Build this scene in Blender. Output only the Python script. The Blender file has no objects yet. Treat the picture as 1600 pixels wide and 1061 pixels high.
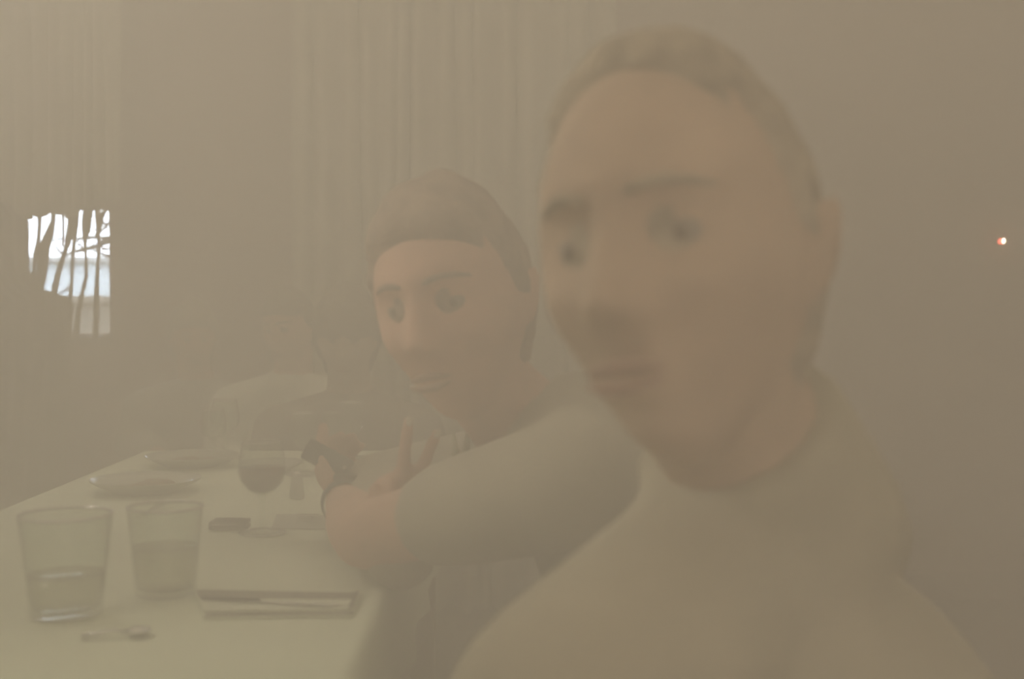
import bpy, bmesh, math, random
from mathutils import Vector, Matrix, Euler, noise
sc = bpy.context.scene
C = sc.collection
R = math.radians
random.seed(7)

# ------------------------------------------------------------------ camera, sky, lights, exposure
F = 2000.0                                   # focal length in pixels of the 1600 px frame
CAM = Vector((0, 0, 1.08))
TILT = math.atan((530.5 - 470) / F)
cd = bpy.data.cameras.new('camera')
cd.sensor_width = 36; cd.lens = F / 1600 * 36; cd.clip_start = 0.02; cd.clip_end = 200
cd.dof.use_dof = True; cd.dof.focus_distance = 2.25; cd.dof.aperture_fstop = 4.5
cam = bpy.data.objects.new('camera', cd); C.objects.link(cam)
cam.location = CAM; cam.rotation_euler = (R(90) - TILT, 0, 0)
sc.camera = cam

w = bpy.data.worlds.new('sky'); sc.world = w; w.use_nodes = True
bg = w.node_tree.nodes['Background']
bg.inputs[0].default_value = (0.80, 0.90, 1.0, 1); bg.inputs[1].default_value = 24

def area(name, loc, rot, sx, sy, power, col):
    l = bpy.data.lights.new(name, 'AREA'); l.shape = 'RECTANGLE'; l.size = sx; l.size_y = sy
    l.energy = power; l.color = col
    o = bpy.data.objects.new(name, l); C.objects.link(o); o.location = loc; o.rotation_euler = rot
    return o
area('ceiling_fill', (0.0, 1.6, 2.66), (0, 0, 0), 4.4, 5.6, 90, (1.0, 0.84, 0.62))  # added ceiling-wide fill that lights the haze evenly
area('side_window_light', (-2.24, 2.35, 1.75), (0, R(-90), 0), 1.1, 1.3, 3, (1.0, 0.90, 0.72))
area('rear_fill', (1.15, -1.5, 1.15), (R(90), 0, 0), 2.6, 2.0, 86, (1.0, 0.85, 0.68))  # added fill from behind the camera, no window modelled there
spot = area('face_fill', (-1.10, 1.30, 1.80), (0, 0, 0), 0.14, 0.14, 4.3, (1.0, 0.90, 0.74))  # added unseen light for the lit left edges of the faces
glint_src = area('glint_light', (-1.5, 2.95, 1.95), (0, 0, 0), 0.05, 0.05, 1.2, (1.0, 0.96, 0.88))  # added unseen light meant to raise glints on the tableware
glint_src.rotation_euler = (Vector((-0.45, 1.5, 0.78)) - glint_src.location).to_track_quat('-Z', 'Y').to_euler(); glint_src.data.spread = R(60)
spot.rotation_euler = (Vector((0.05, 1.0, 1.12)) - spot.location).to_track_quat('-Z', 'Y').to_euler(); spot.data.spread = R(75)
sc.view_settings.view_transform = 'Standard'; sc.view_settings.look = 'None'
sc.view_settings.gamma = 1; sc.view_settings.use_curve_mapping = False
sc.view_settings.exposure = 0.0
cy = sc.cycles
cy.use_denoising = True
cy.max_bounces = 8; cy.diffuse_bounces = 3; cy.glossy_bounces = 3; cy.transmission_bounces = 8
cy.transparent_max_bounces = 16; cy.volume_bounces = 2
cy.sample_clamp_indirect = 4.0
cy.caustics_reflective = False; cy.caustics_refractive = False
HAZE_DENSITY = 0.18      # thin haze added room-wide to fade the contrast
NEAR_HAZE_DENSITY = 0.80     # denser haze added on the near side to flatten contrast there
HAZE_COL = (0.81, 0.795, 0.76)
NEAR_HAZE_COL = (0.895, 0.882, 0.842)

def P(px, py, d):
    """world point seen at pixel (px, py) of the 1600x1061 frame, d metres in front of the camera"""
    u = (px - 800) / F; v = (530.5 - py) / F
    r = Vector((u, math.cos(TILT) + v * math.sin(TILT), -math.sin(TILT) + v * math.cos(TILT)))
    return CAM + r * (d / r.y)
def on_table(px, py, z=0.756):
    u = P(px, py, 1.0) - CAM
    return CAM + u * ((z - CAM.z) / u.z)

# ------------------------------------------------------------------ materials
def mat(name, col, rough=0.9, spec=0.1, metal=0.0, var=0.12, scale=8.0, bump=0.0, bscale=60.0, sheen=0.0, emit=None, weave=False):
    m = bpy.data.materials.new(name); m.use_nodes = True
    nt = m.node_tree; b = nt.nodes['Principled BSDF']
    b.inputs['Roughness'].default_value = rough; b.inputs['Metallic'].default_value = metal
    b.inputs['Specular IOR Level'].default_value = spec
    tc = nt.nodes.new('ShaderNodeTexCoord')
    if var:
        n = nt.nodes.new('ShaderNodeTexNoise'); n.inputs['Scale'].default_value = scale; n.inputs['Detail'].default_value = 4
        nt.links.new(tc.outputs['Object'], n.inputs['Vector'])
        r = nt.nodes.new('ShaderNodeValToRGB')
        r.color_ramp.elements[0].position = 0.3; r.color_ramp.elements[1].position = 0.7
        r.color_ramp.elements[0].color = [c * (1 - var) for c in col] + [1]
        r.color_ramp.elements[1].color = [min(1, c * (1 + var)) for c in col] + [1]
        nt.links.new(n.outputs['Fac'], r.inputs['Fac']); nt.links.new(r.outputs['Color'], b.inputs['Base Color'])
    else:
        b.inputs['Base Color'].default_value = (*col, 1)
    if bump:
        t = nt.nodes.new('ShaderNodeTexNoise'); t.inputs['Scale'].default_value = bscale; t.inputs['Detail'].default_value = 3
        nt.links.new(tc.outputs['Object'], t.inputs['Vector'])
        bp = nt.nodes.new('ShaderNodeBump'); bp.inputs['Strength'].default_value = bump; bp.inputs['Distance'].default_value = 0.01
        nt.links.new(t.outputs['Fac'], bp.inputs['Height']); nt.links.new(bp.outputs['Normal'], b.inputs['Normal'])
    if emit:
        b.inputs['Emission Color'].default_value = (*emit[0], 1); b.inputs['Emission Strength'].default_value = emit[1]
    return m
def glass(name, tint=(0.97, 0.99, 0.97), gl=0.06, rough=0.02):
    m = bpy.data.materials.new(name); m.use_nodes = True
    nt = m.node_tree; nt.nodes.remove(nt.nodes['Principled BSDF'])
    out = nt.nodes['Material Output']
    tr = nt.nodes.new('ShaderNodeBsdfTransparent'); tr.inputs['Color'].default_value = (*tint, 1)
    g = nt.nodes.new('ShaderNodeBsdfGlossy'); g.inputs['Roughness'].default_value = rough
    lw = nt.nodes.new('ShaderNodeLayerWeight'); lw.inputs['Blend'].default_value = 0.5
    pw = nt.nodes.new('ShaderNodeMath'); pw.operation = 'POWER'; pw.inputs[1].default_value = 3.5
    fr = nt.nodes.new('ShaderNodeMath'); fr.operation = 'MULTIPLY_ADD'; fr.inputs[1].default_value = 0.75; fr.inputs[2].default_value = gl
    nt.links.new(lw.outputs['Facing'], pw.inputs[0]); nt.links.new(pw.outputs[0], fr.inputs[0])
    mx = nt.nodes.new('ShaderNodeMixShader')
    nt.links.new(fr.outputs[0], mx.inputs['Fac']); nt.links.new(tr.outputs[0], mx.inputs[1]); nt.links.new(g.outputs[0], mx.inputs[2])
    nt.links.new(mx.outputs[0], out.inputs['Surface'])
    return m

M = {
 'wall': mat('wall_plaster', (0.42, 0.30, 0.25), var=0.05, scale=2, bump=0.1),
 'ceil': mat('ceiling_paint', (0.7, 0.66, 0.60), var=0.03, scale=2, bump=0.05),
 'floor': mat('floor_boards', (0.22, 0.19, 0.15), var=0.15, scale=3, bump=0.1),
 'frame': mat('window_paint', (0.28, 0.22, 0.18), rough=0.6, var=0.05),
 'curtain': mat('curtain_cloth', (0.66, 0.62, 0.50), var=0.06, scale=10, bump=0.15, bscale=200),
 'curtain_dark': mat('curtain_dark_cloth', (0.26, 0.20, 0.16), var=0.08, scale=10, bump=0.15, bscale=200),  # darker copy of the curtain cloth, folds' silhouette put into colour
 'cloth': mat('tablecloth_cotton', (0.78, 0.84, 0.66), var=0.03, scale=9, bump=0.15, bscale=300),
 'linen': mat('linen_shirt', (0.48, 0.47, 0.40), var=0.07, scale=18, bump=0.4, bscale=60),
 'napkin': mat('napkin_linen', (0.76, 0.80, 0.66), var=0.04, scale=20, bump=0.2, bscale=400),
 'stripe': mat('napkin_border', (0.28, 0.27, 0.22), var=0.05, scale=20),
 'wood': mat('table_wood', (0.25, 0.16, 0.10), var=0.2, scale=5, rough=0.6),
 'skin': mat('skin', (0.57, 0.44, 0.335), rough=0.75, spec=0.15, var=0.08, scale=25, bump=0.05, bscale=150),
 'skin_far': mat('skin_ruddy', (0.72, 0.46, 0.35), rough=0.75, spec=0.15, var=0.08, scale=25, bump=0.05, bscale=150),
 'lip': mat('lips', (0.46, 0.32, 0.25), rough=0.6, var=0.05),
 'eye': mat('eyeball', (0.36, 0.32, 0.27), rough=0.3, spec=0.3, var=0.03),
 'iris': mat('iris', (0.20, 0.15, 0.11), rough=0.3, spec=0.3, var=0.05),
 'nail': mat('fingernail', (0.85, 0.82, 0.72), rough=0.15, spec=0.9, var=0.02),  # pale tone carries the fingertip glint
 'hair': mat('hair_dark', (0.47, 0.41, 0.325), rough=0.85, var=0.25, scale=40, bump=0.6, bscale=90),
 'hair_far': mat('hair_black', (0.25, 0.215, 0.17), rough=0.85, var=0.25, scale=40, bump=0.6, bscale=90),
 'hair_red': mat('hair_brown', (0.40, 0.31, 0.25), rough=0.85, var=0.25, scale=40, bump=0.6, bscale=90),
 'suit': mat('suit_wool', (0.53, 0.50, 0.395), var=0.08, scale=12, bump=0.25, bscale=250),
 'suit2': mat('jumper_wool', (0.50, 0.465, 0.37), var=0.08, scale=12, bump=0.25, bscale=250),
 'dark_top': mat('dark_jumper', (0.31, 0.275, 0.22), var=0.08, scale=12, bump=0.25, bscale=250),
 'trouser': mat('trouser_wool', (0.36, 0.32, 0.25), var=0.08, scale=12, bump=0.25, bscale=250),
 'shirt': mat('shirt_cotton', (0.86, 0.90, 0.76), var=0.07, scale=18, bump=0.4, bscale=60),
 'shoe': mat('shoe_leather', (0.08, 0.06, 0.05), rough=0.4, spec=0.4, var=0.1),
 'black': mat('black_plastic', (0.09, 0.085, 0.075), rough=0.5, spec=0.3, var=0.1),
 'strap': mat('watch_strap', (0.07, 0.09, 0.08), rough=0.6, var=0.1),
 'steel': mat('polished_steel', (0.75, 0.76, 0.74), rough=0.2, metal=1.0, var=0.03),
 'china': mat('china', (0.58, 0.60, 0.52), rough=0.25, spec=0.5, var=0.02),
 'food': mat('food', (0.30, 0.20, 0.13), rough=0.7, var=0.3, scale=60, bump=0.5),
 'wine': mat('red_wine', (0.16, 0.07, 0.05), rough=0.1, spec=0.5, var=0.05),
 'water': glass('water', tint=(0.88, 0.86, 0.82), gl=0.06),
 'glass': glass('clear_glass'),
 'pane': glass('window_glass', tint=(0.97, 0.98, 1.0), gl=0.03),
 'rim': glass('glass_rim', tint=(0.99, 1.0, 0.99), gl=0.85, rough=0.22),
 'bark': mat('bark', (0.05, 0.05, 0.05), var=0.3, scale=12, bump=0.5),
 'render': mat('pale_render', (0.66, 0.72, 0.76), var=0.04, scale=1.0),
 'render_trim': mat('pale_trim', (0.5, 0.5, 0.5), var=0.04, scale=1.0),
 'brickwall': mat('garden_wall_plaster', (0.16, 0.14, 0.115), var=0.15, scale=2.0, bump=0.2),
 'grassy': mat('garden_ground', (0.07, 0.075, 0.05), var=0.3, scale=3.0, bump=0.3),
 'lamp_red': mat('lamp_red', (0.7, 0.12, 0.08), rough=0.4, var=0.02, emit=((1.0, 0.16, 0.10), 14.0)),
 'lamp_white': mat('lamp_core', (1.0, 0.95, 0.8), rough=0.4, var=0.0, emit=((1.0, 0.80, 0.52), 140.0)),
 'brass': mat('lamp_bracket', (0.35, 0.26, 0.16), rough=0.4, metal=0.6, var=0.05),
}

# ------------------------------------------------------------------ helpers
def link(name, me, m=None, parent=None, smooth=True):
    o = bpy.data.objects.new(name, me); C.objects.link(o)
    if m is not None and not me.materials: me.materials.append(m)
    if smooth:
        me.polygons.foreach_set('use_smooth', [True] * len(me.polygons))
    if parent is not None: o.parent = parent
    return o
def bobj(name, bm, m, parent=None, smooth=True):
    me = bpy.data.meshes.new(name); bm.normal_update(); bm.to_mesh(me); bm.free()
    return link(name, me, m, parent, smooth)
def tag(o, label, cat, group=None, kind=None):
    o['label'] = label
    if cat: o['category'] = cat
    if group: o['group'] = group
    if kind: o['kind'] = kind
    return o
def empty(name, loc, label, cat, group=None, rz=0):
    o = bpy.data.objects.new(name, None); C.objects.link(o); o.location = loc; o.rotation_euler.z = rz
    o.empty_display_size = 0.05
    return tag(o, label, cat, group)
def copy_tree(o, parent=None):
    c = o.copy(); C.objects.link(c); c.parent = parent
    for ch in list(o.children): copy_tree(ch, c)
    return c
def box(bm, lo, hi, bev=0.0):
    r = bmesh.ops.create_cube(bm, size=1.0)
    vs = r['verts']
    for v in vs:
        v.co = Vector([(lo[i] + hi[i]) / 2 + v.co[i] * (hi[i] - lo[i]) for i in range(3)])
    if bev:
        es = {e for v in vs for e in v.link_edges}
        bmesh.ops.bevel(bm, geom=list(es), offset=bev, segments=2, affect='EDGES', profile=0.5)
    return vs
def struct(name, lo, hi, m, bev=0.0):
    bm = bmesh.new(); box(bm, lo, hi, bev)
    o = bobj(name, bm, m, None, False); o['kind'] = 'structure'; return o
def frame_of(d):
    d = d.normalized(); a = Vector((0, 0, 1)) if abs(d.z) < 0.95 else Vector((1, 0, 0))
    u = d.cross(a).normalized(); return u, d.cross(u).normalized()
def tube(bm, pts, rad, n=10, cap=True):
    pts = [Vector(p) for p in pts]; rings = []
    if not hasattr(rad, '__len__'): rad = [rad] * len(pts)
    u = None
    for i, p in enumerate(pts):
        d = (pts[min(i + 1, len(pts) - 1)] - pts[max(i - 1, 0)])
        if u is None: u, v = frame_of(d)
        else:
            u = (u - d.normalized() * u.dot(d.normalized())).normalized(); v = d.normalized().cross(u)
        rings.append([bm.verts.new(p + (u * math.cos(2 * math.pi * k / n) + v * math.sin(2 * math.pi * k / n)) * rad[i]) for k in range(n)])
    for a, b in zip(rings, rings[1:]):
        for k in range(n): bm.faces.new((a[k], a[(k + 1) % n], b[(k + 1) % n], b[k]))
    if cap:
        bm.faces.new(list(reversed(rings[0]))); bm.faces.new(rings[-1])
def ball(bm, c, r, sub=3, rot=None):
    if not hasattr(r, '__len__'): r = (r, r, r)
    mx = Matrix.Translation(Vector(c)) @ (rot.to_4x4() if rot is not None else Matrix.Identity(4)) @ Matrix.Diagonal((*r, 1))
    bmesh.ops.create_icosphere(bm, subdivisions=sub, radius=1.0, matrix=mx)
def limb(bm, pts, rad):
    """tapered limb with round joints"""
    tube(bm, pts, rad, 14)
    for p, r in zip(pts, rad): ball(bm, p, r, 2)
def lathe(bm, prof, n=40, c=(0, 0, 0)):
    rings = []
    for r, z in prof:
        if r < 1e-6: rings.append([bm.verts.new((c[0], c[1], c[2] + z))])
        else: rings.append([bm.verts.new((c[0] + r * math.cos(2 * math.pi * k / n), c[1] + r * math.sin(2 * math.pi * k / n), c[2] + z)) for k in range(n)])
    for a, b in zip(rings, rings[1:]):
        for k in range(n):
            k2 = (k + 1) % n
            if len(a) == 1 and len(b) == 1: continue
            if len(a) == 1: bm.faces.new((a[0], b[k2], b[k]))
            elif len(b) == 1: bm.faces.new((a[k], a[k2], b[0]))
            else: bm.faces.new((a[k], a[k2], b[k2], b[k]))
def remeshed(name, bm, voxel, smooth_it, m, parent, fac=0.5):
    """fuse overlapping closed pieces into one continuous skin"""
    me = bpy.data.meshes.new(name + '_raw'); bm.to_mesh(me); bm.free()
    o = bpy.data.objects.new(name + '_raw', me); C.objects.link(o)
    md = o.modifiers.new('r', 'REMESH'); md.mode = 'VOXEL'; md.voxel_size = voxel
    if smooth_it:
        s = o.modifiers.new('s', 'SMOOTH'); s.factor = fac; s.iterations = smooth_it
    dg = bpy.context.evaluated_depsgraph_get()
    me2 = bpy.data.meshes.new_from_object(o.evaluated_get(dg))
    bpy.data.objects.remove(o); bpy.data.meshes.remove(me)
    me2.name = name; me2.materials.clear()
    return link(name, me2, m, parent, True)
def g(x, s): return math.exp(-0.5 * (x / s) ** 2)
def sstep(a, b, x):
    t = max(0.0, min(1.0, (x - a) / (b - a))); return t * t * (3 - 2 * t)

# ------------------------------------------------------------------ the room
X0, X1, Y0, Y1, ZC = -2.3, 2.5, -1.6, 4.6, 2.7
struct('floor', (X0 - .15, Y0 - .15, -0.1), (X1 + .15, Y1 + .15, 0), M['floor'])
struct('ceiling', (X0 - .15, Y0 - .15, ZC), (X1 + .15, Y1 + .15, ZC + .1), M['ceil'])
struct('wall_left', (X0 - .15, Y0 - .15, 0), (X0, Y1 + .15, ZC), M['wall'])
struct('wall_right', (X1, Y0 - .15, 0), (X1 + .15, Y1 + .15, ZC), M['wall'])
struct('wall_front', (X0, Y0 - .15, 0), (X1, Y0, ZC), M['wall'])
wa, wb = P(-10, 525, Y1), P(170, 322, Y1)         # lower left and upper right corner of the window opening
WX0, WX1, WZ0, WZ1 = wa.x, wb.x, wa.z, wb.z
bm = bmesh.new()
box(bm, (X0, Y1, 0), (WX0, Y1 + .15, ZC)); box(bm, (WX1, Y1, 0), (X1, Y1 + .15, ZC))
box(bm, (WX0, Y1, 0), (WX1, Y1 + .15, WZ0)); box(bm, (WX0, Y1, WZ1), (WX1, Y1 + .15, ZC))
o = bobj('wall_back', bm, M['wall'], None, False); o['kind'] = 'structure'
struct('baseboard_back', (X0, Y1 - .02, 0), (X1, Y1, .10), M['frame'], .004)
win = bpy.data.objects.new('window_1', None); C.objects.link(win); win['kind'] = 'structure'
win.location = ((WX0 + WX1) / 2, Y1 + .1, WZ0)
def wpart(name, lo, hi, m, bev=.003):
    bm = bmesh.new(); box(bm, lo, hi, bev)
    for v in bm.verts: v.co -= win.location
    return bobj(name, bm, m, win, False)
t = .008
wpart('window_frame', (WX0, Y1 + .08, WZ1 - t), (WX1, Y1 + .12, WZ1), M['frame'])
wpart('window_frame', (WX0, Y1 + .08, WZ0), (WX1, Y1 + .12, WZ0 + t), M['frame'])
wpart('window_frame', (WX0, Y1 + .08, WZ0 + t), (WX0 + t, Y1 + .12, WZ1 - t), M['frame'])
wpart('window_frame', (WX1 - t, Y1 + .08, WZ0 + t), (WX1, Y1 + .12, WZ1 - t), M['frame'])
wpart('window_sill', (WX0 - .02, Y1 - .03, WZ0 - .02), (WX1 + .01, Y1 + .08, WZ0), M['frame'])
wpart('pane', (WX0 + t, Y1 + .098, WZ0 + t), (WX1 - t, Y1 + .102, WZ1 - t), M['pane'], 0)

# added haze that fades the tones: thin room-wide, denser over the near half
def haze(label, lo, hi, dens, col):
    bm = bmesh.new(); box(bm, lo, hi)
    hm = bpy.data.materials.new('fade_haze'); hm.use_nodes = True
    nt = hm.node_tree; nt.nodes.remove(nt.nodes['Principled BSDF'])
    vs_ = nt.nodes.new('ShaderNodeVolumeScatter'); va = nt.nodes.new('ShaderNodeVolumeAbsorption'); ad = nt.nodes.new('ShaderNodeAddShader')
    for n in (vs_, va):
        n.inputs['Color'].default_value = (*col, 1); n.inputs['Density'].default_value = dens
    nt.links.new(vs_.outputs[0], ad.inputs[0]); nt.links.new(va.outputs[0], ad.inputs[1])
    nt.links.new(ad.outputs[0], nt.nodes['Material Output'].inputs['Volume'])
    hz = bobj('haze', bm, hm, None, False); tag(hz, label, 'haze', kind='stuff')
haze('thin brown haze added through the whole dining room', (X0 + .001, Y0 + .001, .001), (X1 - .001, Y1 + .05, ZC - .001), HAZE_DENSITY, HAZE_COL)
haze('denser haze added over the near half of the table', (X0 + .002, Y0 + .002, .002), (X1 - .002, 1.95, ZC - .002), NEAR_HAZE_DENSITY, NEAR_HAZE_COL)

# ------------------------------------------------------------------ outside the window
struct('ground_outside', (-14, Y1 + .2, -.3), (8, 26, -.05), M['grassy'])
zt, zb = P(100, 401, 13).z, P(100, 462, 8).z
b = empty('pale_building', (-7, 13, -.05), 'pale blue-white flat-roofed building seen through the window', 'building')
def bpart(name, lo, hi, m, par, bev=0.0):
    bm = bmesh.new(); box(bm, lo, hi, bev)
    for v in bm.verts: v.co -= par.location
    return bobj(name, bm, m, par, False)
bpart('wall', (-12, 13, -.05), (-2.2, 15, zt - .06), M['render'], b)
bpart('roof_edge', (-12.1, 12.92, zt - .06), (-2.1, 15.1, zt), M['render_trim'], b, .01)
b = empty('garden_wall', (-4, 8, -.05), 'dim plastered garden wall below the pale building outside', 'wall')
bpart('coping', (-7, 7.96, zb - .05), (1, 8.24, zb), M['brickwall'], b, .01)
bpart('wall_body', (-7, 8, -.05), (1, 8.2, zb - .05), M['brickwall'], b)
# bare tree whose twigs cross the window
D = 6.3
tr = empty('bare_tree', (P(212, 400, D).x, D, -.05), 'bare dark tree with thin twigs crossing the bright window', 'tree')
def tpart(name, pts, rad):
    bm = bmesh.new(); tube(bm, [p - tr.location for p in pts], rad, 8); return bobj(name, bm, M['bark'], tr)
base = tr.location
top = P(205, 250, D)
tpart('trunk', [base, base.lerp(top, .35) + Vector((.03, 0, 0)), base.lerp(top, .7), top, P(196, 150, D)], [.07, .055, .045, .03, .015])
def px(l, dd=0): return [P(a, c, D + dd) for a, c in l]
for l, r0 in (([(210, 372), (186, 374), (168, 377), (150, 385), (132, 390), (115, 393), (98, 402), (88, 414)], .0085),
              ([(206, 396), (182, 402), (168, 400), (152, 394), (140, 388)], .006),
              ([(207, 352), (185, 366), (166, 372), (148, 371), (118, 374), (96, 373), (78, 377)], .006),
              ([(204, 330), (184, 340), (168, 350), (156, 349), (148, 360)], .006),
              ([(203, 310), (182, 318), (164, 330), (150, 340), (141, 334)], .006),
              ([(209, 420), (190, 398), (172, 388), (158, 391)], .005)):
    n = len(l); tpart('branch', px(l), [1.6 * r0 * (1.3 - 0.95 * i / (n - 1)) for i in range(n)])
for l in ([(168, 352), (158, 362), (152, 374)], [(150, 371), (156, 362), (170, 348)], [(148, 385), (158, 386), (167, 391)],
          [(152, 384), (160, 376), (170, 370)], [(132, 390), (124, 383), (119, 374)], [(160, 335), (152, 328), (140, 330), (132, 322)],
          [(165, 330), (160, 344), (168, 358)], [(140, 372), (134, 362), (129, 350)], [(100, 400), (92, 393), (86, 380)],
          [(104, 452), (97, 457), (88, 460)], [(110, 448), (100, 455)]):
    tpart('twig', px(l), [.006, .005, .0035, .003][:len(l)])

pl_ = bpy.data.lights.new('window_portal', 'AREA'); pl_.shape = 'RECTANGLE'; pl_.size = WX1 - WX0; pl_.size_y = WZ1 - WZ0; pl_.cycles.is_portal = True
po = bpy.data.objects.new('window_portal', pl_); C.objects.link(po); po.location = ((WX0 + WX1) / 2, Y1 + .09, (WZ0 + WZ1) / 2); po.rotation_euler = (R(-90), 0, 0)

# ------------------------------------------------------------------ curtains
def pleats(name, label, d, centres, widths, ztop, zbot, m, amp=.05, wob=.012, grp=None, seed=1, hem=None, shear=0.0, parent=None, thick=.003):
    """a hanging cloth whose rounded folds stand at the given X centres"""
    rnd = random.Random(seed)
    xs = []
    for i, (c, wd) in enumerate(zip(centres, widths)):
        a = amp * rnd.uniform(.7, 1.25); ph = rnd.uniform(0, 6)
        for k in range(10):
            s = k / 10 * 2 * math.pi
            xs.append((c - wd / 2 + wd * k / 10, -a * (0.5 - 0.5 * math.cos(s)) ** 0.8, ph, i))
    xs.append((centres[-1] + widths[-1] / 2, 0, 0, i))
    N = 26; bm = bmesh.new(); grid = []
    for j in range(N + 1):
        v = j / N; row = []
        for (x, y, ph, i) in xs:
            zb_ = zbot if hem is None else hem(x)
            z = ztop + (zb_ - ztop) * v
            row.append(bm.verts.new((x + wob * math.sin(v * 3.5 + ph) + shear * v * v * (x - xs[0][0]), d + y * (.55 + .6 * v) + wob * math.sin(v * 5 + ph * 2), z)))
        grid.append(row)
    for j in range(N):
        for k in range(len(xs) - 1):
            bm.faces.new((grid[j][k], grid[j][k + 1], grid[j + 1][k + 1], grid[j + 1][k]))
    org = Vector(((xs[0][0] + xs[-1][0]) / 2, d, zbot if hem is None else ztop))
    if parent: org = parent.location
    for v in bm.verts: v.co -= org
    o = bobj(name, bm, m, parent)
    if not parent:
        o.location = org; tag(o, label, 'curtain', grp)
    sm = o.modifiers.new('thickness', 'SOLIDIFY'); sm.thickness = thick; sm.offset = 0
    return o
DC = 4.42
def Xc(p, d=DC): return P(p, 200, d).x
cs = [478, 512, 545, 578, 608, 634, 657, 690, 729, 752, 786, 830, 872, 905, 940]
ws = [32, 34, 32, 30, 28, 24, 26, 34, 30, 24, 36, 44, 36, 34, 34]
rail = bmesh.new(); tube(rail, [(Xc(440), DC, 2.52), (Xc(980), DC, 2.52)], .012, 12)
rail = bobj('curtain_rail', rail, M['brass']); tag(rail, 'brass rail carrying the pleated pale curtain on the back wall', 'curtain rail')
for e in (440, 980):
    bm = bmesh.new(); ball(bm, (Xc(e), DC, 2.52), .022); tube(bm, [(Xc(e), DC, 2.52), (Xc(e), Y1, 2.52)], .008, 8)
    bobj('finial', bm, M['brass'], rail)
pleats('curtain', 'pale pleated curtain hanging on the back wall between the two nearer heads', DC, [Xc(c) for c in cs],
       [(w_ + 3) / F * DC for w_ in ws], 2.51, .03, M['curtain'], amp=.13, seed=3)
DL = 4.40
cs = [8, 34, 62, 88, 110, 126, 142, 158, 176]; ws = [26, 28, 28, 24, 20, 16, 16, 16, 20]
pts = [(-40, 300), (20, 320), (48, 344), (60, 338), (70, 342), (84, 332), (92, 338), (104, 336), (112, 345), (120, 338), (128, 346), (137, 322), (147, 328), (155, 318), (190, 312)]
def hem(x):
    p = 800 + x / DL * F
    for (a, ya), (b_, yb) in zip(pts, pts[1:]):
        if a <= p <= b_: return P(p, ya + (yb - ya) * (p - a) / (b_ - a), DL).z
    return P(p, 310, DL).z
cur = pleats('curtain', 'gathered pale curtain above the bright window in the left corner', DL, [Xc(c, DL) for c in cs],
             [(w_ + 2) / F * DL for w_ in ws], 2.51, 1.4, M['curtain'], amp=.05, seed=5, hem=hem, wob=.008)
# narrow slanting folds of the same curtain before the glass, silhouette tone put into colour
def fold(l, wd):
    bm = bmesh.new(); rings = []
    for i, (a, b_) in enumerate(l):
        p = P(a, b_, DL) - cur.location; hw = ((wd[i] if hasattr(wd, '__len__') else wd) * 1.25 + 1.2) / 2 / F * DL
        rings.append([bm.verts.new(p + Vector((hw * math.cos(k * math.pi / 4), hw * .8 * math.sin(k * math.pi / 4), 0))) for k in range(8)])
    for a, b_ in zip(rings, rings[1:]):
        for k in range(8): bm.faces.new((a[k], a[(k + 1) % 8], b_[(k + 1) % 8], b_[k]))
    bm.faces.new(rings[0]); bm.faces.new(list(reversed(rings[-1])))
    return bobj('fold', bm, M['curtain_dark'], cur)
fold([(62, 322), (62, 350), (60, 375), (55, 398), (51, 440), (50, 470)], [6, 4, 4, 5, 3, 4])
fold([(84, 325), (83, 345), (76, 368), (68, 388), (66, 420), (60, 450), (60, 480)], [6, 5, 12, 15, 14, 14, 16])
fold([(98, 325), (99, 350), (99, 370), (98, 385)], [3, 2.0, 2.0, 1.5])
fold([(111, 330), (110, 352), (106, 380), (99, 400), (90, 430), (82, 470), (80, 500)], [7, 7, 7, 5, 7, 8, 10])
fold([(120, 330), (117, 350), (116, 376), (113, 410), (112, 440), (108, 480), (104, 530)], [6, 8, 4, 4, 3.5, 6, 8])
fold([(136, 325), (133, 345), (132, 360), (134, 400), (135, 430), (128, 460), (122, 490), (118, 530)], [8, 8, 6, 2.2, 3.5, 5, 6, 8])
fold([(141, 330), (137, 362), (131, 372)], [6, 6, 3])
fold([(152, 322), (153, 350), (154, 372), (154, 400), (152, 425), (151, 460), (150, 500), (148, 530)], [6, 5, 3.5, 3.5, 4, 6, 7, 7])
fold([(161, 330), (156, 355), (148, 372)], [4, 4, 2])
# the tied-back lower half: a cloth mass whose curved edge closes the window at its lower left
bm = bmesh.new()
edge = [(-30, 300), (20, 315), (45, 335), (47, 360), (47, 395), (49, 420), (56, 440), (72, 452), (92, 460), (112, 464), (118, 475), (116, 500), (112, 560), (104, 650), (96, 800), (92, 960)]
rows = []
for i, (a, b_) in enumerate(edge):
    row = []
    for k in range(26):
        s = k / 25; x = -60 + (a + 60) * s
        yy = 300 + (b_ - 300) * (s ** .6) if i else 300
        p = P(x, b_, 4.46); p.y += -.02 * math.sin(s * 40) * (.3 + .7 * min(1, i / 8)); row.append(bm.verts.new(p))
    rows.append(row)
for a, b_ in zip(rows, rows[1:]):
    for k in range(25): bm.faces.new((a[k], a[k + 1], b_[k + 1], b_[k]))
for v in bm.verts: v.co -= Vector((-1.9, 4.46, 0))
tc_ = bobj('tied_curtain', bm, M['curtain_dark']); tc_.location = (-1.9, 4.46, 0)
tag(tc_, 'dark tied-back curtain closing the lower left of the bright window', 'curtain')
sm = tc_.modifiers.new('thickness', 'SOLIDIFY'); sm.thickness = .004
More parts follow.
